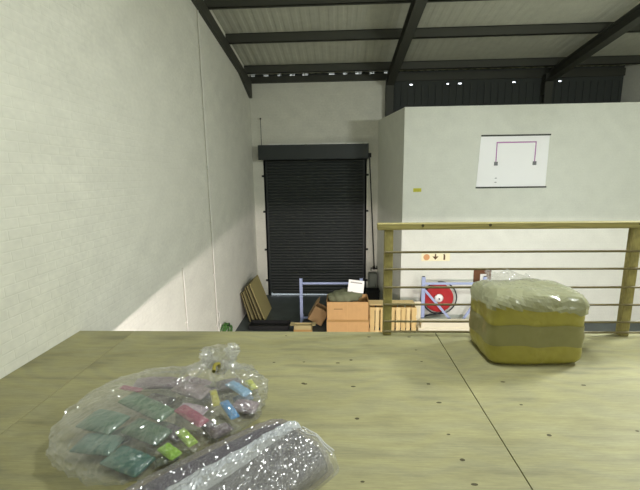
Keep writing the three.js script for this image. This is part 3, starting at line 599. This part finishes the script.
// ------------------------------------------------------------------ bubble-wrapped parcel
{
  const LEN = 1.05, WID = 0.56, TH = 0.1;
  const P = thing('wrapped_parcel', 'long flat grey parcel in bubble wrap and shiny clear film', 'parcel', [-0.205 - 0.737 * LEN / 2 + 0.05, DECK, -1.92 + 0.675 * LEN / 2 - 0.035], Math.atan2(0.675, 0.737));
  // local x = length (far end +), local z = width
  const slab = (L, W, H, nx, nzv, fn, y0 = 0.002) => {
    const g = new THREE.PlaneGeometry(2, 2, nx, nzv); g.rotateX(-Math.PI / 2);
    const p = g.attributes.position, out = [];
    const prof = (x, z) => { const ex = Math.pow(Math.abs(x), 7), ez = Math.pow(Math.abs(z), 7); return Math.pow(Math.max(0, 1 - ex - ez), 0.42); };
    for (let i = 0; i < p.count; i++) {
      const sx = p.getX(i), sz = p.getZ(i); let x = Math.sign(sx) * Math.pow(Math.abs(sx), 0.9), z = Math.sign(sz) * Math.pow(Math.abs(sz), 0.9);
      const rc = 1 - 0.10 * Math.pow(Math.abs(x * z), 3); // soften the corners
      const h = prof(x, z);
      p.setXYZ(i, x * rc * L / 2, y0 + H * h * fn(x * L / 2, z * W / 2)[0] + fn(x * L / 2, z * W / 2)[1] * h, z * rc * W / 2);
    }
    g.computeVertexNormals(); return g;
  };
  mesh('contents', slab(LEN - 0.04, WID - 0.05, TH - 0.018, 60, 40, (x, z) => [1 + 0.12 * fbm(x * 5, z * 5, 3), 0]), std(0x403b47, 0.6), P);
  const bubble = (x, z) => { const s = 0.021, r = Math.round(z / (s * 0.87)), ox = (r % 2) * s / 2; const cx = Math.round((x - ox) / s) * s + ox, cz = r * s * 0.87; const d = Math.hypot(x - cx, z - cz) / (s * 0.46); return d < 1 ? (0.0035 + 0.0045 * Math.abs(nz(cx * 60, cz * 60, 4))) * Math.sqrt(1 - d * d) : 0; };
  mesh('bubble_wrap', facet(slab(LEN, WID, TH - 0.006, 190, 104, (x, z) => [1 + 0.1 * fbm(x * 5, z * 5, 3), bubble(x, z) + 0.012 * crease(x * 12, z * 12, 1)])), film({ color: 0xe4e0e8, roughness: 0.12, transmission: 0.88, ior: 1.85 }), P);
  // outer film sleeve over the near half, its folded edge standing up as a whitish ridge
  const sl = slab(LEN + 0.02, WID * 0.66, TH + 0.014, 110, 60, (x, z) => [1 + 0.1 * fbm(x * 5, z * 5, 3), 0.03 * (crease(x * 7, z * 16, 4) - 0.3) + 0.016 * crease(x * 16, z * 40, 7) + 0.006 * crease(x * 50, z * 80, 2)]); sl.translate(0.005, 0, WID * 0.19);
  mesh('film_sleeve', facet(sl), film({ transmission: 0.88, roughness: 0.17, ior: 1.8 }), P);
  const ridge = new THREE.PlaneGeometry(LEN, 0.12, 130, 14); ridge.rotateX(-Math.PI / 2); { const p = ridge.attributes.position; for (let i = 0; i < p.count; i++) { const x = p.getX(i), z = p.getZ(i), k = 1 - Math.pow(Math.min(1, Math.abs(z) / 0.06), 2), e = Math.pow(Math.max(0, 1 - Math.pow(Math.abs(x) / (LEN / 2), 9)), 0.5); p.setY(i, 0.012 + (TH - 0.008) * e + 0.02 * k * e + 0.018 * k * crease(x * 14, z * 30, 5) * e + 0.008 * crease(x * 40, z * 60, 3) * k); p.setZ(i, z * (1.05 - 0.6 * x / (LEN / 2)) + 0.012 * nz(x * 14, z * 9, 6) - 0.03 - 0.11 * x + 0.02 * nz(x * 3, 2, 1)); } ridge.computeVertexNormals(); }
  mesh('folded_edge', facet(ridge), film({ transmission: 0.45, roughness: 0.16, color: 0xdfe3e6 }), P);
  const end = []; for (let k = 0; k < 2; k++) { const c = new THREE.CatmullRomCurve3([0, 1, 2, 3, 4].map(i => new THREE.Vector3(LEN / 2 - 0.03 - 0.02 * k + 0.03 * nz(i * 1.3, k * 3.1, 2), TH * (0.98 - 0.16 * Math.abs(i - 2) / 2) + 0.008, -0.04 + i * 0.065 + 0.01 * k))); end.push(new THREE.TubeGeometry(c, 40, 0.005, 6)); }
  mesh('end_folds', end, film({ transmission: 0.5, roughness: 0.2 }), P);
}
// ------------------------------------------------------------------ yellow taped bale by the railing
{
  const C = [1.555, DECK, -3.125];
  const B = thing('yellow_bale', 'bulky yellow taped bale with a clear plastic top beside the railing', 'bale', C, 0.03);
  const f = p => { const x = Math.abs(p.x) / 0.37, y = Math.abs(p.y - 0.28) / 0.29, z = Math.abs(p.z) / 0.265; return Math.pow(Math.pow(x, 7) + Math.pow(y, 7) + Math.pow(z, 7), 1 / 7) - 1; };
  const disp = (p, d) => 0.018 * fbm(p.x * 4, p.y * 4, p.z * 4) + 0.007 * crease(p.x * 9, p.y * 9, p.z * 9) + (p.y > 0.47 ? 0.015 * nz(p.x * 6, p.z * 6, 3) : 0);
  const g = starShell([0, 0.27, 0], f, 220, 130, disp, 0.001);
  const weave = dataTex(256, 256, (u, v) => { const k = 1 + 0.1 * tfbm(u, v, 7, 4, 2) + 0.05 * Math.sin(u * 256) * Math.sin(v * 256); return [158 * k, 150 * k, 62 * k]; });
  const p = g.attributes.position, uv = g.attributes.uv; for (let i = 0; i < p.count; i++) uv.setXY(i, Math.atan2(p.getZ(i), p.getX(i)) * 0.6, p.getY(i) * 2);
  mesh('wrapping', g, new THREE.MeshPhysicalMaterial({ map: weave, roughness: 0.42, clearcoat: 0.4, clearcoatRoughness: 0.3 }), B);
  const shell = (y0, y1, off, nu, nv, mat, name, wob) => {
    const pos = [], idx = [];
    for (let j = 0; j <= nv; j++) for (let i = 0; i < nu; i++) {
      const a = 2 * Math.PI * i / nu, y = y0 + (y1 - y0) * j / nv + wob * nz(Math.cos(a) * 2, Math.sin(a) * 2, y0 * 9); const d = new THREE.Vector3(Math.cos(a), 0, Math.sin(a));
      let lo = 0, hi = 0.8; for (let k = 0; k < 20; k++) { const m = (lo + hi) / 2; if (f(new THREE.Vector3(d.x * m, y, d.z * m)) < 0) lo = m; else hi = m; }
      const q = new THREE.Vector3(d.x * lo, y, d.z * lo); const r = lo + disp(q, d) + off; pos.push(d.x * r, y, d.z * r);
    }
    for (let j = 0; j < nv; j++) for (let i = 0; i < nu; i++) { const a = j * nu + i, b = j * nu + (i + 1) % nu; idx.push(a, a + nu, b, b, a + nu, b + nu); }
    const s = new THREE.BufferGeometry(); s.setAttribute('position', new THREE.Float32BufferAttribute(pos, 3)); s.setIndex(idx); s.computeVertexNormals(); return mesh(name, s, mat, B);
  };
  shell(0.17, 0.34, 0.006, 160, 12, new THREE.MeshPhysicalMaterial({ color: 0x827f50, roughness: 0.35, clearcoat: 0.5, clearcoatRoughness: 0.25, side: THREE.DoubleSide }), 'tape_band', 0.02);
  // grey-white plastic over the top
  const cap = starShell([0, 0.27, 0], f, 90, 54, (q, d) => disp(q, d) + 0.012 + 0.014 * crease(q.x * 9, q.y * 10, q.z * 10), 0.001);
  { const q = cap.attributes.position, id = Array.from(cap.index.array), out = []; const lim = i => q.getY(i) > 0.44 + 0.05 * nz(q.getX(i) * 5, q.getZ(i) * 5, 1); for (let i = 0; i < id.length; i += 3) if (lim(id[i]) && lim(id[i + 1]) && lim(id[i + 2])) out.push(id[i], id[i + 1], id[i + 2]); cap.setIndex(out); }
  mesh('plastic_cover', facet(cap), film({ transmission: 0.45, roughness: 0.2, color: 0xbcbd9c }), B);
  const fl = new THREE.PlaneGeometry(0.46, 0.3, 44, 30); { const q = fl.attributes.position; for (let i = 0; i < q.count; i++) { const x = q.getX(i), y = q.getY(i), t = (y + 0.15) / 0.3; q.setXYZ(i, x * (1 - 0.25 * t) + 0.02 * nz(x * 8, y * 8, 1), 0.54 + 0.12 * t + 0.05 * t * nz(x * 7, y * 4, 2) , -0.12 + 0.04 * Math.sin(x * 26 + 3 * t) + 0.05 * crease(x * 9, y * 9, 3) - 0.08 * t); } fl.computeVertexNormals(); fl.translate(-0.1, 0, 0); }
  mesh('loose_film', facet(fl), M.filmHazy, B);
}
renderer.render(scene, camera);
